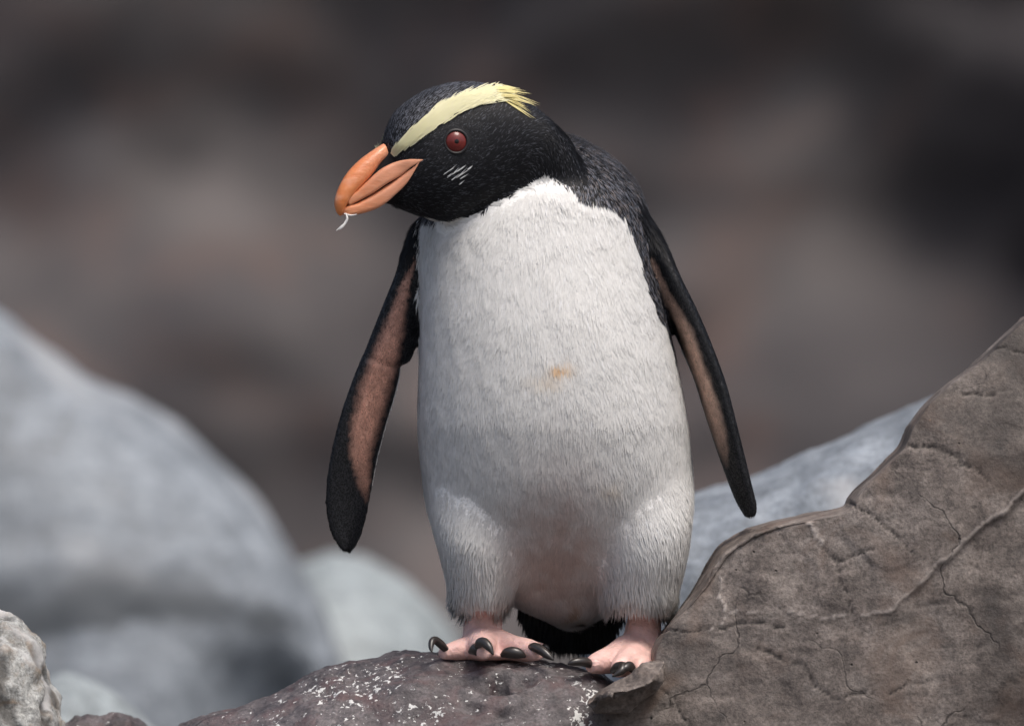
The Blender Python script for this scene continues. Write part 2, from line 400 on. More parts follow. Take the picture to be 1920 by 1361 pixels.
slab = build_rock('brown_slab', slab_out, (1760, 1290), -.075, .115, M_slab, 'large brown cracked rock slab with a pale vein, sloping up to the right of the penguin',
    voxel=.0024, p=11.0, amp=(.0045, .0004), freq=(6, 34), seed=11, sm=1, post=slab_post,
    cuts=[(-.03, -1, .06, .098), (-.22, -1, .16, .112), (.12, -1, -.14, .102), (-.05, -1, .34, .150), (-.5, -1, -.1, .2)])

# -- dark perch boulder
def perch_post(me, V, Nn):
    x, z = to_px(V); C = np.zeros((len(V), 3))
    for (cx, cz, rx, rz, a) in [(1122, 1302, 34, 34, 1.05), (1098, 1345, 30, 26, 1.15), (775, 1335, 75, 30, .75), (800, 1270, 260, 42, .40), (1090, 1275, 50, 20, .4), (640, 1300, 150, 40, .42), (560, 1345, 120, 25, .38), (1010, 1248, 110, 16, .5)]:
        C[:, 2] = np.maximum(C[:, 2], a * np.exp(-(((x - cx) / rx) ** 2 + ((z - cz) / rz) ** 2)))
    C[:, 2] = np.clip(C[:, 2] * (.75 + 1.1 * fbm(V * 28, 3, 311)), 0, 1.1)
    f = fbm(V * np.array([11, 11, 20.0]), 3, 312, .45) * 1.8; fl = np.floor(f); V = V + Nn * (.0020 * (fl + sstep(.8, 1.0, f - fl)) * (Nn[:, 1] < .3))[:, None]
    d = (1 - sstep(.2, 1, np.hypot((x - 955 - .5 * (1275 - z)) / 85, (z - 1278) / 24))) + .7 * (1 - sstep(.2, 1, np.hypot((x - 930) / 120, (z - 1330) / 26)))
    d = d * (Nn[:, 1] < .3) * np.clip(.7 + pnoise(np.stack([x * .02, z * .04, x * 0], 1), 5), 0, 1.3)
    C[:, 1] = .45 * np.clip(d, 0, 1); set_co(me, V - Nn * (.015 * d)[:, None]); return C  # the sunken hollows also get their shade painted in
perch_out = [(1130, 1262), (1085, 1246), (1040, 1237), (980, 1230), (900, 1225), (810, 1223), (750, 1227), (700, 1236), (640, 1251), (570, 1276), (500, 1302), (420, 1326), (330, 1359),
             (230, 1420), (140, 1600), (120, 2100), (300, 2750), (1150, 2750), (1330, 2200), (1330, 1700), (1260, 1400), (1180, 1292)]
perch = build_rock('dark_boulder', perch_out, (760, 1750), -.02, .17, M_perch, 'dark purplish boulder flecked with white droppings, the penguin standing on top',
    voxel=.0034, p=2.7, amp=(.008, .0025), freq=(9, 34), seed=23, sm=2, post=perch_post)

# -- chips wedged between the two
build_rock('wedged_stone', [(1244, 1238), (1205, 1250), (1176, 1264), (1138, 1290), (1100, 1320), (1116, 1334), (1180, 1334), (1222, 1306), (1242, 1275)], (1180, 1292), -.165, .05, M_slab,
    'small angular grey stone wedged between dark boulder and brown slab', voxel=.0016, p=3.0, amp=(.004, .0015), freq=(30, 70), seed=31, sm=1,
    cuts=[(.15, -.65, -.75, .008), (-.35, -.55, .8, .012), (.6, -.6, .1, .030), (-.7, -.7, -.2, .026)])

# -- pale boulders behind
def pale_post(me, V, Nn):
    C = np.zeros((len(V), 3)); b = fbm(V * np.array([3, 3, 7.0]), 4, 81)
    C[:, 1] = .30 * sstep(.1, .6, b); C[:, 0] = .4 * sstep(.35, .7, fbm(V * 5, 3, 86)); return C
build_rock('pale_boulder', [(1790, 735), (1735, 755), (1660, 780), (1600, 803), (1540, 826), (1480, 852), (1400, 884), (1340, 898), (1290, 912), (1200, 960), (1120, 1050), (1090, 1250), (1080, 1600), (1150, 2500), (2100, 2500), (2300, 1500), (2200, 950), (2000, 740)],
    (1600, 1500), .62, .30, M_pale, 'pale blue-grey boulder behind the brown slab and the penguin\'s leg', voxel=.006, p=2.3, amp=(.012, .003), freq=(4, 18), seed=41, post=pale_post)
def left_post(me, V, Nn):
    x, z = to_px(V); C = np.zeros((len(V), 3)); b = fbm(V * np.array([5, 5, 9.0]), 4, 91)
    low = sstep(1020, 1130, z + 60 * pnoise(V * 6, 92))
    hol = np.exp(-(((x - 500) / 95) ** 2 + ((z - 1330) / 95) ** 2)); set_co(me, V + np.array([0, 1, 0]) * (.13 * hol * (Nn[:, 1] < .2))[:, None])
    C[:, 1] = np.clip(.45 * hol * np.clip(.6 + b, 0, 1) + 1.0 * low * sstep(-.15, .35, b) + .4 * sstep(.0, .6, fbm(V * np.array([3, 3, 7.]), 4, 95)), 0, .9); C[:, 0] = .25 * sstep(.1, .5, fbm(V * 3.3, 3, 99)) * (1 - low); return C  # hol term paints shade into the carved hollow; the others are dark stone streaks
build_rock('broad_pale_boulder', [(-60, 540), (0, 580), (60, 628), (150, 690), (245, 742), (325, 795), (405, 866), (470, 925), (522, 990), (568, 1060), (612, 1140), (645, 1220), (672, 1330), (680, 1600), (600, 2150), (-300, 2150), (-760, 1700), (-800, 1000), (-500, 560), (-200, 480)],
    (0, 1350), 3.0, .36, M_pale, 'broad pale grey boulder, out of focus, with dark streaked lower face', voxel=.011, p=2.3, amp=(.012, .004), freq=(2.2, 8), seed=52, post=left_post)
build_rock('smooth_boulder', [(560, 1060), (620, 1040), (690, 1042), (760, 1078), (815, 1130), (850, 1190), (880, 1280), (900, 1600), (860, 2100), (400, 2100), (330, 1500), (420, 1180)],
    (620, 1500), 3.4, .45, M_pale2, 'smooth pale grey-green boulder partly hidden behind the broad pale boulder', voxel=.011, p=2.2, amp=(.02, .006), freq=(2.5, 9), seed=63)
build_rock('low_pale_stone', [(60, 1290), (110, 1262), (160, 1268), (210, 1295), (255, 1330), (300, 1375), (350, 1500), (380, 2250), (-300, 2250), (-280, 1600), (-100, 1360)],
    (40, 1750), 1.3, .26, M_pale2, 'low pale stone behind the banded rock, out of focus', voxel=.008, p=2.2, amp=(.015, .005), freq=(4, 14), seed=74)
def band_post(me, V, Nn):
    C = np.zeros((len(V), 3)); q = V @ np.array([.8, .3, .45]); w = np.abs(np.sin(q * 95 + 4 * fbm(V * 9, 3, 97)))
    C[:, 1] = .75 * sstep(.75, .97, w); C[:, 0] = .5 * sstep(.1, .6, fbm(V * 20, 3, 98))
    set_co(me, V - Nn * (.004 * sstep(.75, .97, w))[:, None]); return C
build_rock('banded_rock', [(-60, 1120), (0, 1139), (40, 1163), (66, 1195), (80, 1218), (84, 1248), (102, 1282), (114, 1310), (124, 1362), (150, 1500), (180, 2500), (-600, 2500), (-640, 1500), (-300, 1150)],
    (-150, 1600), -.02, .16, M_strip, 'cream and brown banded rock with cracked edge beside the low pale stone', voxel=.0034, p=2.6, amp=(.012, .005), freq=(8, 30), seed=85, post=band_post, sm=2)
for k, (ol, c, y0) in enumerate([([(125, 1352), (165, 1348), (200, 1350), (235, 1341), (262, 1352), (290, 1375), (320, 1480), (340, 1800), (330, 2700), (100, 2700), (90, 1800), (95, 1420)], (210, 1600), .10)]):
    build_rock('jagged_stone', ol, c, y0, .09, M_perch, 'small jagged grey stone between banded rock and dark boulder', voxel=.003, p=2.4, amp=(.010, .006), freq=(14, 40), seed=90 + k, sm=1)

# ------------------------------------------------------------------ the penguin
SIDE = np.array([.447, -.894, 0.0])                      # the head's near side
def hy(px): return -.055 + (px - 880) * .00025           # depth of the head's middle plane
HP = P(880, 280, hy(880))
def mirror(p): p = np.asarray(p, float); return p - 2 * ((p - HP) @ SIDE)[..., None] * SIDE

def hor(py, l, r, yc, hd): return (P(l, py, yc), P(r, py, yc), hd)
torso = loft([hor(250, 1010, 1056, .06, .012), hor(261, 965, 1092, .052, .038), hor(288, 890, 1140, .036, .064), hor(330, 838, 1186, .026, .084), hor(378, 800, 1211, .016, .095), hor(430, 783, 1222, .010, .102),
              hor(500, 784, 1232, .005, .110), hor(600, 787, 1252, -.002, .118), hor(700, 785, 1273, -.006, .122), hor(800, 783, 1291, -.006, .123), hor(900, 790, 1302, 0, .119),
              hor(960, 800, 1300, .006, .11), hor(1015, 822, 1290, .014, .098), hor(1065, 850, 1268, .024, .082), hor(1105, 900, 1220, .034, .066), hor(1145, 985, 1150, .042, .048), hor(1172, 1040, 1108, .048, .025)],
             90, 64, 2.2, (0, 1, 0))
hs = [((722, 264), (735, 386), .016), ((736, 222), (764, 396), .027), ((760, 194), (797, 407), .035), ((802, 168), (834, 414), .040), ((852, 155), (880, 405), .044), ((905, 158), (930, 388), .046),
      ((957, 179), (978, 376), .047), ((1003, 213), (1022, 395), .049), ((1040, 248), (1052, 425), .048), ((1056, 285), (1066, 450), .042)]
head = loft([(P(*t, hy(t[0] * .5 + b[0] * .5)), P(*b, hy(t[0] * .5 + b[0] * .5)), h) for t, b, h in hs], 60, 48, 2.15, SIDE)
# flippers: leading edge, trailing edge
def flip(lead, trail, yl, yt, th):
    n = len(lead); yl = np.interp(np.linspace(0, 1, n), np.linspace(0, 1, len(yl)), yl); yt = np.interp(np.linspace(0, 1, n), np.linspace(0, 1, len(yt)), yt); th = np.interp(np.linspace(0, 1, n), np.linspace(0, 1, len(th)), th)
    return loft([(P(*a, u), P(*b, v), h) for a, b, u, v, h in zip(lead, trail, yl, yt, th)], 70, 36, 1.9)
FLl = [(840, 380), (788, 408), (760, 462), (742, 515), (716, 578), (693, 635), (683, 660), (676, 676), (664, 704), (641, 768), (623, 836), (612, 900), (610, 950), (618, 992), (632, 1019), (645, 1032)]
FLt = [(880, 470), (860, 490), (840, 520), (825, 560), (800, 610), (784, 640), (768, 678), (751, 677), (750, 697), (741, 738), (724, 795), (708, 858), (698, 912), (688, 966), (674, 1010), (655, 1034)]
flL = flip(FLl, FLt, [-.01, -.015, -.02, -.02], [.03, .005, .0, -.005], [.02, .012, .009, .007, .004])
FRl = [(1150, 350), (1190, 378), (1220, 420), (1243, 465), (1268, 522), (1300, 588), (1331, 658), (1358, 730), (1377, 800), (1393, 862), (1408, 920), (1416, 950), (1413, 968)]
FRt = [(1100, 450), (1130, 465), (1172, 485), (1205, 520), (1235, 565), (1262, 602), (1285, 650), (1305, 702), (1320, 752), (1338, 808), (1362, 880), (1382, 935), (1402, 966)]
flR = flip(FRl, FRt, [-.02, -.045, -.05, -.05], [.04, .015, .0, -.02], [.022, .014, .011, .009, .005])
def leg(rows): return loft([hor(*r) for r in rows], 40, 40, 2.1, (0, 1, 0))
thL = leg([(860, 825, 915, -.01, .02), (920, 803, 955, -.028, .046), (980, 806, 968, -.036, .056), (1035, 822, 970, -.036, .057), (1080, 835, 968, -.032, .053), (1112, 846, 962, -.028, .046), (1132, 860, 950, -.026, .036), (1142, 876, 938, -.026, .024)])
thR = leg([(850, 1190, 1280, -.01, .02), (910, 1158, 1300, -.028, .046), (970, 1138, 1300, -.037, .057), (1030, 1130, 1293, -.038, .059), (1080, 1126, 1280, -.034, .055), (1115, 1128, 1265, -.03, .048), (1138, 1146, 1252, -.028, .038), (1148, 1162, 1242, -.028, .024)])
taL = leg([(1130, 880, 935, -.026, .016), (1160, 869, 942, -.026, .019), (1185, 868, 942, -.028, .019), (1205, 862, 955, -.034, .022), (1219, 850, 980, -.045, .028), (1228, 850, 985, -.05, .028), (1236, 868, 965, -.05, .02)])
taR = leg([(1135, 1182, 1236, -.028, .016), (1165, 1175, 1240, -.028, .019), (1190, 1168, 1240, -.03, .020), (1212, 1150, 1236, -.036, .024), (1232, 1124, 1220, -.05, .028), (1246, 1110, 1205, -.058, .028), (1258, 1130, 1190, -.058, .02)])
toes = [tube([P(895, 1212, -.04), P(868, 1217, -.06), P(845, 1221, -.072), P(828, 1224, -.08)], [.014, .011, .0085, .006]),
        tube([P(905, 1205, -.04), P(903, 1213, -.075), P(905, 1217, -.10), P(908, 1223, -.118)], [.018, .013, .0095, .007]),
        tube([P(925, 1206, -.035), P(960, 1214, -.06), P(992, 1219, -.078), P(1012, 1223, -.09)], [.016, .0125, .011, .0075]),
        tube([P(935, 1206, -.02), P(980, 1212, -.02), P(1010, 1214, -.02), P(1022, 1218, -.02)], [.010, .007, .006, .004]),
        tube([P(1180, 1222, -.045), P(1150, 1235, -.07), P(1120, 1243, -.088), P(1104, 1248, -.096)], [.018, .014, .0105, .007]),
        tube([P(1195, 1228, -.045), P(1180, 1241, -.085), P(1165, 1250, -.11), P(1157, 1258, -.122)], [.018, .0135, .010, .007]),
        tube([P(1205, 1230, -.04), P(1205, 1245, -.07), P(1210, 1256, -.095), P(1214, 1264, -.105)], [.016, .013, .010, .007])]
parts = [torso, head, flL, flR, thL, thR, taL, taR] + toes
V, F, L = join(parts)
kd = KDTree(len(V))
for i, v in enumerate(V): kd.insert(v, i)
kd.balance()
bm_ = remesh(mesh_from('penguin_body', V, F), .0018)
bV = get_co(bm_)
lab = np.array([L[kd.find(v)[1]] for v in bV]); lab = np.where(lab >= 8, 8, lab)
w = np.choose(lab, [1, 1, .25, .25, 1, 1, .35, .35, .25]).astype(float)
smooth_mesh(bm_, 22, w)
_v = get_co(bm_); _x, _z = to_px(_v)
w2 = np.isin(lab, [0, 4, 5]) * sstep(780, 860, _z) * (1 - sstep(1075, 1120, _z))
smooth_mesh(bm_, 280, w2)
w3 = np.isin(lab, [0, 1, 2, 3]) * (1 - sstep(430, 500, _z)) * sstep(255, 300, _z) * sstep(880, 960, _x)
smooth_mesh(bm_, 60, w3)
bV = get_co(bm_); bN = get_no(bm_)
set_co(bm_, bV + bN * (.00045 * fbm(bV * np.array([48, 48, 26.0]), 2, 401) * np.isin(lab, [0, 4, 5]))[:, None]); bV = get_co(bm_); bN = get_no(bm_)

WHITE = [(740, 404), (778, 404), (800, 409), (830, 417), (870, 407), (910, 392), (950, 366), (1000, 336), (1020, 322), (1045, 340), (1074, 352), (1090, 372), (1110, 380), (1150, 388), (1172, 404), (1186, 440),
         (1200, 480), (1212, 540), (1230, 578), (1248, 612), (1262, 655), (1272, 700), (1340, 705), (1340, 1260), (700, 1260), (700, 404)]
def body_colour(p, n, lb, feather=False):
    x, z = to_px(p); k = len(p)
    q = np.stack([x * .03, z * .03, p[:, 1] * 40], 1)
    jx = x + 6 * pnoise(q, 3); jz = z + 6 * pnoise(q + 9, 4)
    C = np.tile(np.array([.011, .0115, .0145]), (k, 1))
    back = (lb == 0) | (lb == 1)
    limit = np.interp(z, [250, 400, 600, 800, 1000, 1200], [-.0, .03, .05, .06, .07, .08])
    wm = in_poly(jx, jz, WHITE) & ((p[:, 1] < limit)) & np.isin(lb, [0, 1, 4, 5])
    wm |= np.isin(lb, [4, 5])
    wcol = np.tile(np.array([.84, .835, .815]), (k, 1))
    # thin dirty plumage low on the belly plus painted shade, and two rusty stains
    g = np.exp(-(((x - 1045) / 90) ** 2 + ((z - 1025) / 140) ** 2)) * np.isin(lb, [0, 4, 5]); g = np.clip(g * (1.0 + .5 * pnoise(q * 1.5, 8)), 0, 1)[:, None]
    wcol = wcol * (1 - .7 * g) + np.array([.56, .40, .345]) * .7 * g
    for cx, cz, rx, rz, cc, a in [(1050, 677, 18, 9, (.75, .42, .12), .75), (1025, 700, 30, 14, (.75, .55, .32), .3), (1074, 1140, 12, 22, (.42, .24, .07), .6), (1140, 905, 22, 14, (.75, .6, .42), .3)]:
        s = (a * np.exp(-(((jx - cx) / rx) ** 2 + ((jz - cz) / rz) ** 2)))[:, None] * (n[:, 1] < 0)[:, None]; wcol = wcol * (1 - s) + np.array(cc) * s
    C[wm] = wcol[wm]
    skin = np.isin(lb, [6, 7, 8])
    sk = np.tile(np.array([.74, .48, .43]), (k, 1)) * (1 + .14 * fbm(p * 90, 3, 6))[:, None]
    C[skin] = sk[skin]
    # pale stripe down each flipper's underside
    fl = lb == 2; d, t = seg_dist(x, z, [(779, 480), (760, 535), (742, 600), (727, 655), (704, 725), (684, 795), (676, 850), (682, 905), (688, 935)])
    wd = np.interp(t, range(9), [3, 10, 18, 25, 29, 28, 21, 13, 5]) + 4 * fbm(q * 3, 3, 13)
    a = ((1 - sstep(.35, 1.3, d / np.maximum(wd, 2))) * fl * (n[:, 1] < .1) * np.interp(t, range(9), [.5, .8, .9, 1, 1, .95, .75, .45, .15]))[:, None]
    C = C * (1 - a) + np.array([.58, .315, .235]) * (1 + .3 * fbm(q * 2.2, 3, 15))[:, None] * a
    fr = lb == 3; d, t = seg_dist(x, z, [(1222, 480), (1236, 520), (1256, 565), (1285, 618), (1303, 672), (1322, 722), (1338, 775), (1352, 825), (1362, 870)])
    wd = np.interp(t, range(9), [5, 7, 9, 13, 14, 14, 15, 13, 6]) + 2 * fbm(q * 1.6, 3, 14)
    a = ((1 - sstep(.3, 1.35, d / np.maximum(wd, 2))) * fr * np.interp(t, range(9), [.4, .7, .8, .9, 1, 1, .9, .6, .15]))[:, None]
    C = C * (1 - a) + np.array([.66, .45, .35]) * (1 + .25 * fbm(q * 2.2, 3, 16))[:, None] * a
    return C, wm, skin
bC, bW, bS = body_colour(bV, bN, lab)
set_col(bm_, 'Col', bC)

peng = empty('penguin', (0.03, -.03, 0)); tag(peng, 'crested penguin with orange bill and yellow brow stripe standing on the dark boulder', 'penguin')
M_feather, _, _ = attr_mat('plumage_feathers', .55, .35, .32); soft_normals(M_feather, .86)
M_under, nt_, bs_ = attr_mat('plumage_underlayer', .6, .3)
tc_ = nt_.nodes.new('ShaderNodeTexCoord'); bump(nt_, bs_, noise(nt_, tc_.outputs['Object'], 500, 3), .3, .001)
M_skin, nt_, bs_ = attr_mat('foot_skin', .5, .4); tc_ = nt_.nodes.new('ShaderNodeTexCoord')
bs_.inputs['Subsurface Weight'].default_value = .15; bs_.inputs['Subsurface Radius'].default_value = (.004, .002, .001)
vw = N(nt_, 'ShaderNodeTexVoronoi', Scale=260.0); nt_.links.new(tc_.outputs['Object'], vw.inputs['Vector'])
b_ = bump(nt_, bs_, vw.outputs['Distance'], .35, .0012); bump(nt_, bs_, noise(nt_, tc_.outputs['Object'], 70, 4, .6, 1.5), .6, .004, b_)
M_flip, nt_, bs_ = attr_mat('flipper_scales', .42, .45); tc_ = nt_.nodes.new('ShaderNodeTexCoord')
vw = N(nt_, 'ShaderNodeTexVoronoi', Scale=750.0); nt_.links.new(tc_.outputs['Object'], vw.inputs['Vector']); bump(nt_, bs_, vw.outputs['Distance'], .2, .0005)
body = link('body', bm_, M_under); bm_.materials.append(M_skin); bm_.materials.append(M_flip); keep(peng, body)
fv = np.empty(len(bm_.loops), np.int32); bm_.loops.foreach_get('vertex_index', fv); ls = np.empty(len(bm_.polygons), np.int32); bm_.polygons.foreach_get('loop_start', ls)
lf = lab[fv[ls]]; bm_.polygons.foreach_set('material_index', np.where(lf >= 6, 1, np.where((lf == 2) | (lf == 3), 2, 0)).astype(np.int32))
bvh = BVHTree.FromPolygons([tuple(v) for v in bV], [tuple(p.vertices) for p in bm_.polygons])
def hit(px, py):
    o = Vector((0, -DIST, ZC)); d = (Vector(P(px, py, 0)) - o).normalized(); l, n, i, t = bvh.ray_cast(o, d)
    return (np.array(l), np.array(n)) if l else (P(px, py, -.05), np.array([0, -1., 0]))

def sub(o, parent):           # a child of a mesh part whose coordinates are already the penguin's
    o.parent = parent; return o

def feathers(name, root, d, n, ln, wd, col, lift, parent, mat, curl=.0):
    """one mesh of small tapered blades: root, direction, surface normal, length, width, colour"""
    k = len(root); s = np.cross(d, n); s /= np.linalg.norm(s, axis=1)[:, None] + 1e-9
    ln = ln[:, None]; wd = wd[:, None]; lift = lift[:, None]
    p0 = root - n * .0006; p1 = root + d * ln * .5 + n * (ln * lift * .55); p2 = root + d * ln + n * (ln * lift * (1 - curl))
    Vv = np.stack([p0 - s * wd * .35, p0 + s * wd * .35, p1 + s * wd * .5, p1 - s * wd * .5, p2], 1).reshape(-1, 3)
    b = np.arange(k)[:, None] * 5
    lp = (b + np.array([[0, 1, 2, 3, 3, 2, 4]])).ravel(); st = (np.arange(k)[:, None] * 7 + np.array([[0, 4]])).ravel()
    me = mesh_np(name, Vv, lp, st)
    cc = np.repeat(col, 5, 0).reshape(k, 5, 3); set_col(me, 'Col', cc.reshape(-1, 3))
    la = me.attributes.new('lie', 'FLOAT_VECTOR', 'POINT'); la.data.foreach_set('vector', np.repeat(n, 5, 0).astype(np.float32).ravel())
    o = link(name, me, mat); return o

# sample the body
tri = np.array([(p.vertices[0], p.vertices[1], p.vertices[2]) for p in bm_.polygons] + [(p.vertices[0], p.vertices[2], p.vertices[3]) for p in bm_.polygons if len(p.vertices) == 4])
A_, B_, C_ = bV[tri[:, 0]], bV[tri[:, 1]], bV[tri[:, 2]]
area = .5 * np.linalg.norm(np.cross(B_ - A_, C_ - A_), axis=1)
tl = lab[tri[:, 0]]; cen = (A_ + B_ + C_) / 3
fz0 = to_px(cen)[1]
dens = area * np.choose(tl, [1.15, 1.9, 0, 0, 1.1, 1.1, 0, 0, 0])  * np.where(bN[tri[:, 0], 1] > .45, .4, 1.0)
NF = 330000
dens = np.where(np.isin(tl, [2, 3]), area * 1.5, dens)
pick = RNG.choice(len(tri), NF, p=dens / dens.sum())
r1 = np.sqrt(RNG.random(NF))[:, None]; r2 = RNG.random(NF)[:, None]
fp = A_[pick] * (1 - r1) + B_[pick] * r1 * (1 - r2) + C_[pick] * r1 * r2
fn = bN[tri[pick, 0]]; fl_ = tl[pick]
fx, fz = to_px(fp)
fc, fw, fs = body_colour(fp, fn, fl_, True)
# keep clear: eye, bill
dark = ~fw
eye_d = np.hypot(fx - 855, fz - 266)
ok = ~((fl_ == 1) & (eye_d < 25) & (fn[:, 1] < 0))
headw = np.where(fl_ == 1, 1 - sstep(940, 1060, fx + .35 * (fz - 300)), 0)
FW = np.array([-.80, -.40, -.45]); FW /= np.linalg.norm(FW)
down = np.array([0, -.06, -1.0]); down = down / np.linalg.norm(down)
spread = np.stack([(fx - 1040) / 900, np.zeros(NF), np.zeros(NF)], 1)
fd = (-FW)[None] * headw[:, None] + (down + spread) * (1 - headw)[:, None]
# crown feathers sweep back and up, cheeks sweep back and slightly down
fd[:, 2] += headw * np.clip((300 - fz) / 250, -.7, .3)
q = fp * np.array([34, 34, 16.0])
fd = fd + (.30 + .25 * np.isin(fl_, [4, 5]))[:, None] * np.stack([pnoise(q, 21), pnoise(q, 22), pnoise(q, 23)], 1) + .07 * RNG.normal(size=(NF, 3))
thigh = np.isin(fl_, [4, 5]); low = sstep(1000, 1120, fz); hem = thigh * sstep(1075, 1125, fz)
fd -= fn * (fd * fn).sum(1)[:, None] * (1 - .9 * hem[:, None]); fd /= np.linalg.norm(fd, axis=1)[:, None] + 1e-9
ln = np.where(fl_ == 1, np.where(dark, .0056, .009), .0125 + .004 * low)
ln = np.where(thigh, .0125 - .001 * low, ln); ln = np.where((fl_ == 0) & dark, .0085, ln)
snout = 1 - sstep(15, 90, np.hypot(fx - 735, fz - 320)); ln = np.where(fl_ == 1, ln * (1 - .45 * snout), ln)
ln = np.where((fl_ == 1) & (eye_d < 55), ln * .55, ln)
flp = np.isin(fl_, [2, 3]) * sstep(430, 520, fz); ln = ln * (1 - flp) + .0030 * flp
ln = ln * RNG.uniform(.55, 1.35, NF)
wd = np.where(dark, .0009, .00135) * RNG.uniform(.7, 1.3, NF) * np.where(fl_ == 1, .85, 1)
fdir_flip = np.where((fl_ == 2)[:, None], np.array([-.1, 0, -1.0]), np.array([.25, 0, -1.0])); fdir_flip = fdir_flip - fn * (fdir_flip * fn).sum(1)[:, None]; fdir_flip /= np.linalg.norm(fdir_flip, axis=1)[:, None] + 1e-9
fd = np.where((flp > .5)[:, None], fdir_flip, fd)
lift = np.where(thigh, .07 + .15 * low, np.where(fl_ == 1, .12, np.where(dark, .09, .032))) * RNG.uniform(.3, 1.7, NF)
lift = lift * (1 - .5 * flp); jit = RNG.normal(size=NF)
fc = fc * (1 + np.where(dark, .25, .055) * jit)[:, None]
# frosted blue-grey feather tips on crown and back
crown = (fl_ == 1) & (fz < np.interp(fx, [735, 800, 860, 940, 1060], [290, 240, 205, 172, 150]) + 0)
fro = np.where(crown, .5, np.where((fl_ == 0) & dark, .5, np.where(fl_ == 1, .14, 0)))
pickf = RNG.random(NF) < fro
tip = np.array([.19, .20, .235])[None] * RNG.uniform(.35, 1.15, NF)[:, None]
brownish = ((fl_ == 0) & (RNG.random(NF) < .3))[:, None]; tip = np.where(brownish, tip * np.array([1.15, .95, .78]), tip)
fc = np.where((pickf & dark)[:, None], tip, fc); fc = fc * (1 - .45 * flp * (fc[:, 0] < .05))[:, None]; fc = np.clip(fc, .003, .9)
ok &= ~(fs) & ~(thigh & (fn[:, 2] < -.75))
fc = np.where(((fl_ == 0) & pickf & dark)[:, None], fc * 1.25, fc)
fc = np.where(((fl_ == 1) & pickf & dark & ~crown)[:, None], fc * .5, fc)
pl = feathers('plumage', fp[ok], fd[ok], fn[ok], ln[ok], wd[ok], fc[ok], lift[ok], None, M_feather); tag(pl, kind='stuff'); sub(pl, body)

# white cheek flecks
def on_head(pts, n_each, spread_px, length, width, colour, name, dirpx, jitter=.15, lift=.1):
    R_, D_, N_, Ln = [], [], [], []
    for (x, z, m) in pts:
        for _ in range(n_each):
            h, n = hit(x + random.gauss(0, spread_px), z + random.gauss(0, spread_px)); a = random.random()
            t = P(x + dirpx[0], z + dirpx[1], 0) - P(x, z, 0); t = t / np.linalg.norm(t) + np.array([random.gauss(0, jitter) for _ in range(3)])
            t -= n * (t @ n); t /= np.linalg.norm(t); R_.append(h + n * .0012); D_.append(t); N_.append(n); Ln.append(length * m * random.uniform(.7, 1.2))
    k = len(R_); c = np.tile(np.array(colour), (k, 1)) * np.array([random.uniform(.85, 1.1) for _ in range(k)])[:, None]
    return feathers(name, np.array(R_), np.array(D_), np.array(N_), np.array(Ln), np.array([width * random.uniform(.7, 1.3) for _ in range(k)]), c, np.full(k, lift), None, M_feather)
flk = on_head([(831, 327, 1), (839, 321, 1), (837, 333, .9), (847, 328, 1.2), (845, 338, 1), (856, 321, 1), (855, 333, 1.3), (866, 326, 1.1), (864, 336, .9), (875, 318, .8), (860, 346, .6)], 2, .9, .0095, .0008, (.84, .85, .85), 'cheek_flecks', (9, -7), .06)
tag(flk, 'white feather flecks on the black cheek'); keep(peng, flk)

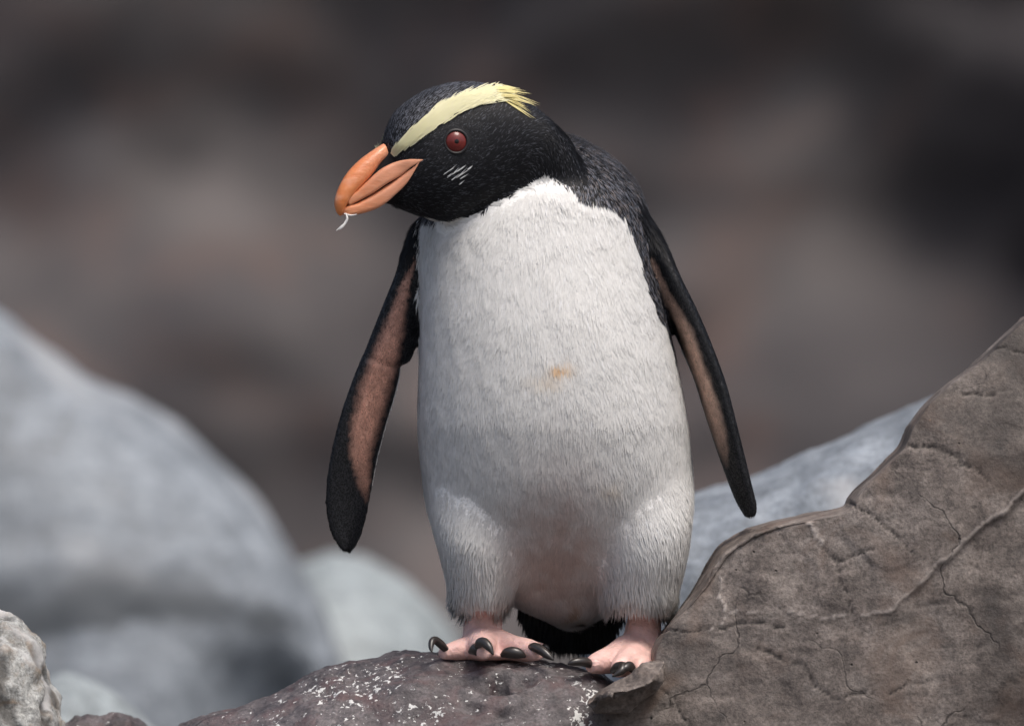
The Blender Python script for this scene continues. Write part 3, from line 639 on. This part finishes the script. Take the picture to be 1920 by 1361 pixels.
# brow stripe: yellow crest, both sides
STR = [(737, 291, 4), (760, 270, 8), (790, 244, 11), (822, 219, 13), (855, 199, 13), (890, 186, 13), (920, 179, 12), (945, 178, 10)]
def build_crest(far):
    ctl = catmull([list(s) for s in STR], 60); R_, D_, N_, Ln, Wd, Cc, Lf = [], [], [], [], [], [], []
    for i in range(5200):
        t = random.random() * 58; k = int(t); f = t - k; row = ctl[k] * (1 - f) + ctl[k + 1] * f; nx = ctl[min(k + 2, 59)] - ctl[max(k - 1, 0)]
        tx, tz = nx[0], nx[1]; l = math.hypot(tx, tz); tx /= l; tz /= l; u = max(-1.35, min(1.35, random.gauss(0, .47)))
        px, pz = row[0] - tz * u * row[2], row[1] + tx * u * row[2]
        h, n = hit(px, pz); h2, _ = hit(px + tx * 12, pz + tz * 12)
        d = h2 - h; d = d / (np.linalg.norm(d) + 1e-9) + np.array([random.gauss(0, .09) for _ in range(3)]); d -= n * (d @ n); d /= np.linalg.norm(d)
        R_.append(h + n * .0018); D_.append(d); N_.append(n); Ln.append(random.uniform(.008, .016)); Wd.append(random.uniform(.0008, .0015)); Lf.append(random.uniform(.02, .14))
        y = random.random(); Cc.append(np.array([.92, .87, .57]) * (1 - y * .5) + np.array([.88, .85, .66]) * y * .5)
    # loose plumes past the nape
    PL = [(925, 172, 996, 177, 8), (940, 176, 1011, 200, 7), (925, 169, 980, 168, 7), (940, 178, 999, 216, 9), (945, 182, 1002, 228, 9), (930, 176, 985, 184, 9), (935, 180, 990, 206, 8)]
    for (x1, z1, x2, z2, m) in PL:
        for _ in range(m):
            a = hit(x1 + random.gauss(0, 6), z1 + random.gauss(0, 4))[0] + np.array([0, -.003, .0015]); b = P(x2 + random.gauss(0, 3), z2 + random.gauss(0, 1.5), a[1] + .006)
            d = b - a; l = np.linalg.norm(d); d /= l; n = np.array([.1, -.8, .6]); n -= d * (n @ d); n /= np.linalg.norm(n)
            R_.append(a); D_.append(d); N_.append(n); Ln.append(l * random.uniform(.75, 1.02)); Wd.append(random.uniform(.0009, .0016)); Lf.append(random.uniform(.0, .05))
            Cc.append(np.array([.86, .76, .36]) * random.uniform(.8, 1.05))
    R_, D_, N_ = map(np.array, (R_, D_, N_))
    if far:
        R_ = mirror(R_); m3 = lambda q: q - 2 * (q @ SIDE)[:, None] * SIDE
        D_, N_ = m3(D_), m3(N_)
        for i in range(5200):
            loc, nn, _, _ = bvh.find_nearest(Vector(R_[i])); R_[i] = np.array(loc) + np.array(nn) * .0018
    o = feathers('crest_stripe', R_, D_, N_, np.array(Ln), np.array(Wd), np.clip(np.array(Cc), 0, .9), np.array(Lf), None, M_feather)
    tag(o, 'pale yellow brow stripe ending in loose plumes'); keep(peng, o)
build_crest(False); build_crest(True)

# bill
M_bill = None
def bill_mat(name, c1, c2):
    m, nt, bs = new_mat(name); tc = nt.nodes.new('ShaderNodeTexCoord'); co = tc.outputs['Object']
    mp = N(nt, 'ShaderNodeMapping'); mp.inputs['Rotation'].default_value = (0, math.radians(-32), 0); mp.inputs['Scale'].default_value = (18, 90, 90); nt.links.new(co, mp.inputs['Vector'])
    f = noise(nt, mp.outputs[0], 1.4, 5, .6, .6); g2 = noise(nt, co, 55, 3)
    c = mixc(nt, ramp(nt, f, [(.3, (0, 0, 0)), (.72, (1, 1, 1))]), c1, c2); c = mixc(nt, ramp(nt, g2, [(.55, (0, 0, 0)), (.75, (.5, .5, .5))]), c, (.78, .48, .36))
    sx = nt.nodes.new('ShaderNodeSeparateXYZ'); nt.links.new(co, sx.inputs[0]); mr = N(nt, 'ShaderNodeMapRange'); nt.links.new(sx.outputs[0], mr.inputs[0]); mr.inputs[1].default_value = -.155; mr.inputs[2].default_value = -.110; mr.inputs[4].default_value = .55
    c = mixc(nt, mr.outputs[0], c, (.66, .33, .22))
    nt.links.new(c, bs.inputs['Base Color']); bs.inputs['Roughness'].default_value = .29; bs.inputs['Subsurface Weight'].default_value = .12; bs.inputs['Subsurface Radius'].default_value = (.006, .002, .001)
    b_ = bump(nt, bs, f, .5, .0018); fl = noise(nt, mp.outputs[0], 7, 4, .7, .3); bump(nt, bs, fl, .3, .0006, b_); return m
M_b1 = bill_mat('orange_horn', (.60, .16, .035), (.72, .27, .10)); M_b2 = bill_mat('orange_horn_paler', (.62, .20, .07), (.70, .32, .17))
M_black = plain('black_bill_skin', (.010, .009, .010), .85, .15); M_claw = plain('dark_claw_horn', (.028, .024, .022), .32, .6, var=.5, scale=120)
M_lid = plain('eyelid_skin', (.009, .008, .009), .45)
def gsec(rows):
    out = []
    for k, (a, b, h, o) in enumerate(rows):
        y = hy((a[0] + b[0]) / 2) - o
        if k < 3:
            ys = hit((a[0] + b[0]) / 2, (a[1] + b[1]) / 2)[0][1]; y = min(y, ys + [.0008, .0006, .001][k])
            if k == 0: y = ys - .0002
        out.append((P(*a, y), P(*b, y), h))
    return out
bill = empty('bill', (P(735, 330, hy(735))).tolist()); keep(peng, bill)
def bsec(rows, off=0): return [(P(*a, hy((a[0] + b[0]) / 2) - o), P(*b, hy((a[0] + b[0]) / 2) - o), h) for a, b, h, o in rows]
def bpart(name, vf, mat, sm=True):
    o = link(name, mesh_from(name, *vf), mat); keep(bill, o); o.matrix_parent_inverse = Matrix.Translation(bill.location).inverted(); return o
culmen = loft(bsec([((718, 270), (726, 300), .0065, 0), ((703, 279), (714, 306), .0085, 0), ((674, 300), (698, 329), .0092, 0), ((651, 324), (681, 348), .0092, 0), ((635, 351), (663, 369), .0083, 0), ((627, 377), (650, 386), .0065, 0), ((630, 397), (645, 397), .0035, 0), ((637, 405), (641, 404), .001, 0)]), 44, 28, 2.2, SIDE)
bpart('upper_bill', culmen, M_b1)
lat = loft(gsec([((794, 299), (792, 301), .0006, .019), ((768, 299), (770, 314), .003, .0225), ((741, 304), (749, 331), .0045, .0195), ((715, 317), (723, 346), .005, .0155), ((691, 338), (700, 362), .005, .011), ((668, 359), (677, 375), .004, .007), ((648, 375), (655, 386), .002, .004)]), 36, 32, 3.6, SIDE)
bpart('side_plate', lat, M_b2); bpart('side_plate', (mirror(lat[0]), [f[::-1] for f in lat[1]]), M_b2)
low_ = loft(gsec([((786, 304), (783, 310), .0008, .019), ((767, 317), (761, 344), .0038, .0222), ((744, 335), (737, 367), .0058, .018), ((719, 351), (714, 386), .0070, .0125), ((694, 366), (690, 397), .0072, .0075), ((669, 380), (665, 403), .0064, .004), ((650, 387), (650, 404), .0044, .002), ((642, 394), (643, 401), .0015, .001)]), 40, 32, 3.2, SIDE)
bpart('lower_bill', low_, M_b2); bpart('lower_bill', (mirror(low_[0]), [f[::-1] for f in low_[1]]), M_b2)
core = loft(bsec([((724, 276), (742, 386), .018, 0), ((712, 296), (722, 382), .0145, 0), ((690, 322), (698, 386), .0095, 0), ((668, 348), (674, 392), .006, 0), ((650, 374), (654, 394), .003, 0)]), 24, 20, 2.1, SIDE)
bpart('bill_groove', core, M_black)

# eyes
def cap(r, ang, rings=10, seg=36, flat=1.0):
    Vv = [(0, 0, r)]; F_ = []
    for i in range(1, rings + 1):
        a = ang * i / rings
        for j in range(seg): b = 2 * math.pi * j / seg; Vv.append((r * math.sin(a) * math.cos(b), r * math.sin(a) * math.sin(b), r * math.cos(a)))
    for j in range(seg):
        k = (j + 1) % seg; F_.append((0, 1 + j, 1 + k))
        for i in range(rings - 1): a = 1 + i * seg; F_.append((a + j, a + seg + j, a + seg + k, a + k))
    return Vv, F_
def ring_mesh(R, r, sq=1.0, seg=48, m=12):
    Vv = []; F_ = []
    for i in range(seg):
        a = 2 * math.pi * i / seg
        for j in range(m): b = 2 * math.pi * j / m; q = R + r * math.cos(b); Vv.append((q * math.cos(a), q * math.sin(a) * sq, r * math.sin(b)))
    for i in range(seg):
        for j in range(m): F_.append((i * m + j, ((i + 1) % seg) * m + j, ((i + 1) % seg) * m + (j + 1) % m, i * m + (j + 1) % m))
    return Vv, F_
M_iris, nt_, bs_ = new_mat('dark_red_iris'); tc_ = nt_.nodes.new('ShaderNodeTexCoord')
ln_ = N(nt_, 'ShaderNodeVectorMath', operation='LENGTH'); mp_ = N(nt_, 'ShaderNodeMapping'); mp_.inputs['Scale'].default_value = (1, 1, 0); nt_.links.new(tc_.outputs['Object'], mp_.inputs['Vector']); nt_.links.new(mp_.outputs[0], ln_.inputs[0])
sc_ = N(nt_, 'ShaderNodeMath', operation='MULTIPLY'); sc_.inputs[1].default_value = 100; nt_.links.new(ln_.outputs['Value'], sc_.inputs[0])
ic = ramp(nt_, sc_.outputs[0], [(.2, (.10, .014, .012)), (.36, (.20, .026, .020)), (.42, (.13, .018, .015)), (.8, (.18, .024, .019)), (.97, (.07, .012, .010))])
ic = mixc(nt_, noise(nt_, tc_.outputs['Object'], 900, 4), ic, (.11, .012, .010)); nt_.links.new(ic, bs_.inputs['Base Color'])
bs_.inputs['Roughness'].default_value = .5; bs_.inputs['Specular IOR Level'].default_value = .15; bs_.inputs['Coat Weight'].default_value = .6; bs_.inputs['Coat Roughness'].default_value = .03
M_pupil = plain('black_pupil', (.002, .002, .002), .08, .5)
M_ball = plain('dark_eyeball', (.012, .008, .008), .1, .5)
h, n = hit(855, 266)
gaze = n * .8 + np.array([.05, -.6, -.02]); gaze /= np.linalg.norm(gaze)
for far in (0, 1):
    c = h - gaze * .0106; g_ = gaze
    if far: c = mirror(c); g_ = gaze - 2 * (gaze @ SIDE) * SIDE
    e = empty('eye', c.tolist()); keep(peng, e); e.matrix_parent_inverse = Matrix.Translation(peng.location).inverted()
    e.rotation_euler = Vector(g_).to_track_quat('Z', 'Y').to_euler()
    for nm, vf, mt in (('eyeball', cap(.0146, math.pi * .55), M_ball), ('iris', cap(.01472, math.asin(.0094 / .01472)), M_iris), ('pupil', cap(.01482, math.asin(.0020 / .0148), 4), M_pupil)):
        o = link(nm, mesh_from(nm, *vf), mt); o.parent = e
    o = link('eyelid', mesh_from('eyelid', *ring_mesh(.0107, .0015)), M_lid); o.parent = e; o.location = (0, 0, .0108)

# claws
def claw(pts, rad):
    o = link('claw', mesh_from('claw', *tube([P(*p) for p in pts], [q * .74 for q in rad], 20, 14)), M_claw); keep(peng, o)
claw([(838, 1220, -.078), (828, 1209, -.085), (817, 1200, -.090), (810, 1202, -.095), (808, 1214, -.10), (810, 1222, -.103)], [.004, .0052, .005, .0042, .003, .0008])
claw([(896, 1214, -.112), (900, 1205, -.118), (908, 1204, -.124), (917, 1213, -.130), (925, 1227, -.134)], [.005, .0062, .0062, .005, .001])
claw([(993, 1215, -.084), (1003, 1213, -.092), (1015, 1219, -.099), (1028, 1229, -.104), (1038, 1237, -.107)], [.005, .0062, .006, .0045, .001])
claw([(1016, 1214, -.022), (1024, 1213, -.024), (1029, 1218, -.026)], [.004, .004, .001])
claw([(1108, 1246, -.094), (1099, 1241, -.100), (1085, 1240, -.106), (1072, 1242, -.109), (1064, 1245, -.110)], [.005, .006, .0055, .004, .001])
claw([(1150, 1257, -.118), (1158, 1250, -.124), (1168, 1249, -.130), (1164, 1258, -.136), (1148, 1268, -.139)], [.005, .0062, .006, .005, .001])
claw([(1186, 1254, -.118), (1180, 1248, -.126), (1172, 1252, -.134), (1160, 1262, -.138)], [.005, .006, .005, .001])
for (pts, rad) in [([(880, 1222, -.105), (893, 1217, -.11), (905, 1222, -.112)], [.002, .006, .004]), ([(940, 1229, -.088), (950, 1224, -.09), (963, 1223, -.092), (976, 1226, -.092), (986, 1231, -.092)], [.002, .005, .0056, .0045, .001])]:
    o = link('toe_pad', mesh_from('toe_pad', *tube([P(*p) for p in pts], rad, 14, 12)), M_claw); keep(peng, o)

# tail: stiff black quills resting on the boulder
R_, D_, N_, Ln = [], [], [], []
for i in range(2600):
    u = random.uniform(-1, 1); v = random.random()
    x = 1072 + 100 * u * (1 - .35 * v) ; z = 1128 + 62 * v + 8 * abs(u); y = .034 + .01 * random.random() + .055 * v
    a = P(x, z, y - .012 * (1 - u * u)); d = np.array([.12 * u + random.gauss(0, .05), .45, -1.0]); d /= np.linalg.norm(d)
    R_.append(a); D_.append(d); n = np.array([0, -.9, -.4]); n -= d * (n @ d); N_.append(n / np.linalg.norm(n)); Ln.append(random.uniform(.016, .034) * (1 - .35 * abs(u)))
k = len(R_)
tail_core = loft([(P(990, 1120, .06), P(1165, 1120, .06), .022), (P(1004, 1150, .07), P(1162, 1150, .07), .018), (P(1030, 1180, .085), P(1152, 1180, .085), .014), (P(1050, 1205, .10), P(1142, 1205, .10), .010), (P(1060, 1222, .11), P(1132, 1222, .11), .006)], 20, 28, 2.1, (0, 1, .3))
tc_o = link('tail', mesh_from('tail', *tail_core), M_black); keep(peng, tc_o)
tq = feathers('tail_quills', np.array(R_), np.array(D_), np.array(N_), np.array(Ln), np.full(k, .0014), np.tile(np.array([.012, .012, .013]), (k, 1)) * RNG.uniform(.4, 4.5, k)[:, None], np.full(k, .06), None, M_feather)
tag(tq, kind='stuff'); keep(tc_o, tq)

# white fringe along the flippers' trailing edges
def fringe(pts, dep, n):
    ctl = catmull([list(p) for p in pts], 80); R_, D_, N_ = [], [], []
    for i in range(n):
        t = random.random() * 78; k = int(t); f = t - k; x, z = ctl[k] * (1 - f) + ctl[k + 1] * f; t2 = ctl[k + 1] - ctl[k]
        a = P(x + random.gauss(0, .7), z, 0); loc, nn, _, _ = bvh.find_nearest(Vector(P(x, z, dep))); a = np.array(loc)
        d = P(x + t2[0], z + t2[1], 0) - P(x, z, 0); d /= np.linalg.norm(d); d += np.array([.35 if dep_sign(x) else -.35, 0, 0]); d /= np.linalg.norm(d)
        nn = np.array([0, -1., 0]); nn -= d * (nn @ d); R_.append(a); D_.append(d); N_.append(nn / np.linalg.norm(nn))
    k = len(R_)
    o = feathers('flipper_fringe', np.array(R_), np.array(D_), np.array(N_), RNG.uniform(.002, .0042, k), np.full(k, .0009), np.full((k, 3), .72), np.full(k, .05), None, M_feather); keep(peng, o)
def dep_sign(x): return x < 960
fringe([(752, 690), (741, 738), (724, 795), (708, 858), (700, 905)], .0, 420)
fringe([(1285, 650), (1305, 702), (1320, 752), (1338, 808), (1358, 868)], .0, 420)

# wisp of down caught on the bill tip
def wisp():
    pts = [P(648, 400, -.118), P(651, 410, -.119), P(646, 420, -.119), P(638, 427, -.119), (P(630, 433, -.119))]
    ps = [tube(pts, [.0007, .0011, .0012, .0010, .0002], 24, 8), tube([P(645, 401, -.118), P(658, 404, -.119), P(669, 402, -.12)], [.0006, .0008, .0003], 10, 8), tube([P(650, 412, -.119), P(644, 424, -.120), P(636, 431, -.120)], [.0006, .0008, .0002], 10, 8)]
    V, F, _ = join(ps); o = link('down_wisp', mesh_from('down_wisp', V, F), plain('white_down', (.78, .77, .74), .7)); tag(o, 'tiny wisp of white down hanging from the orange bill tip', 'feather')
wisp()
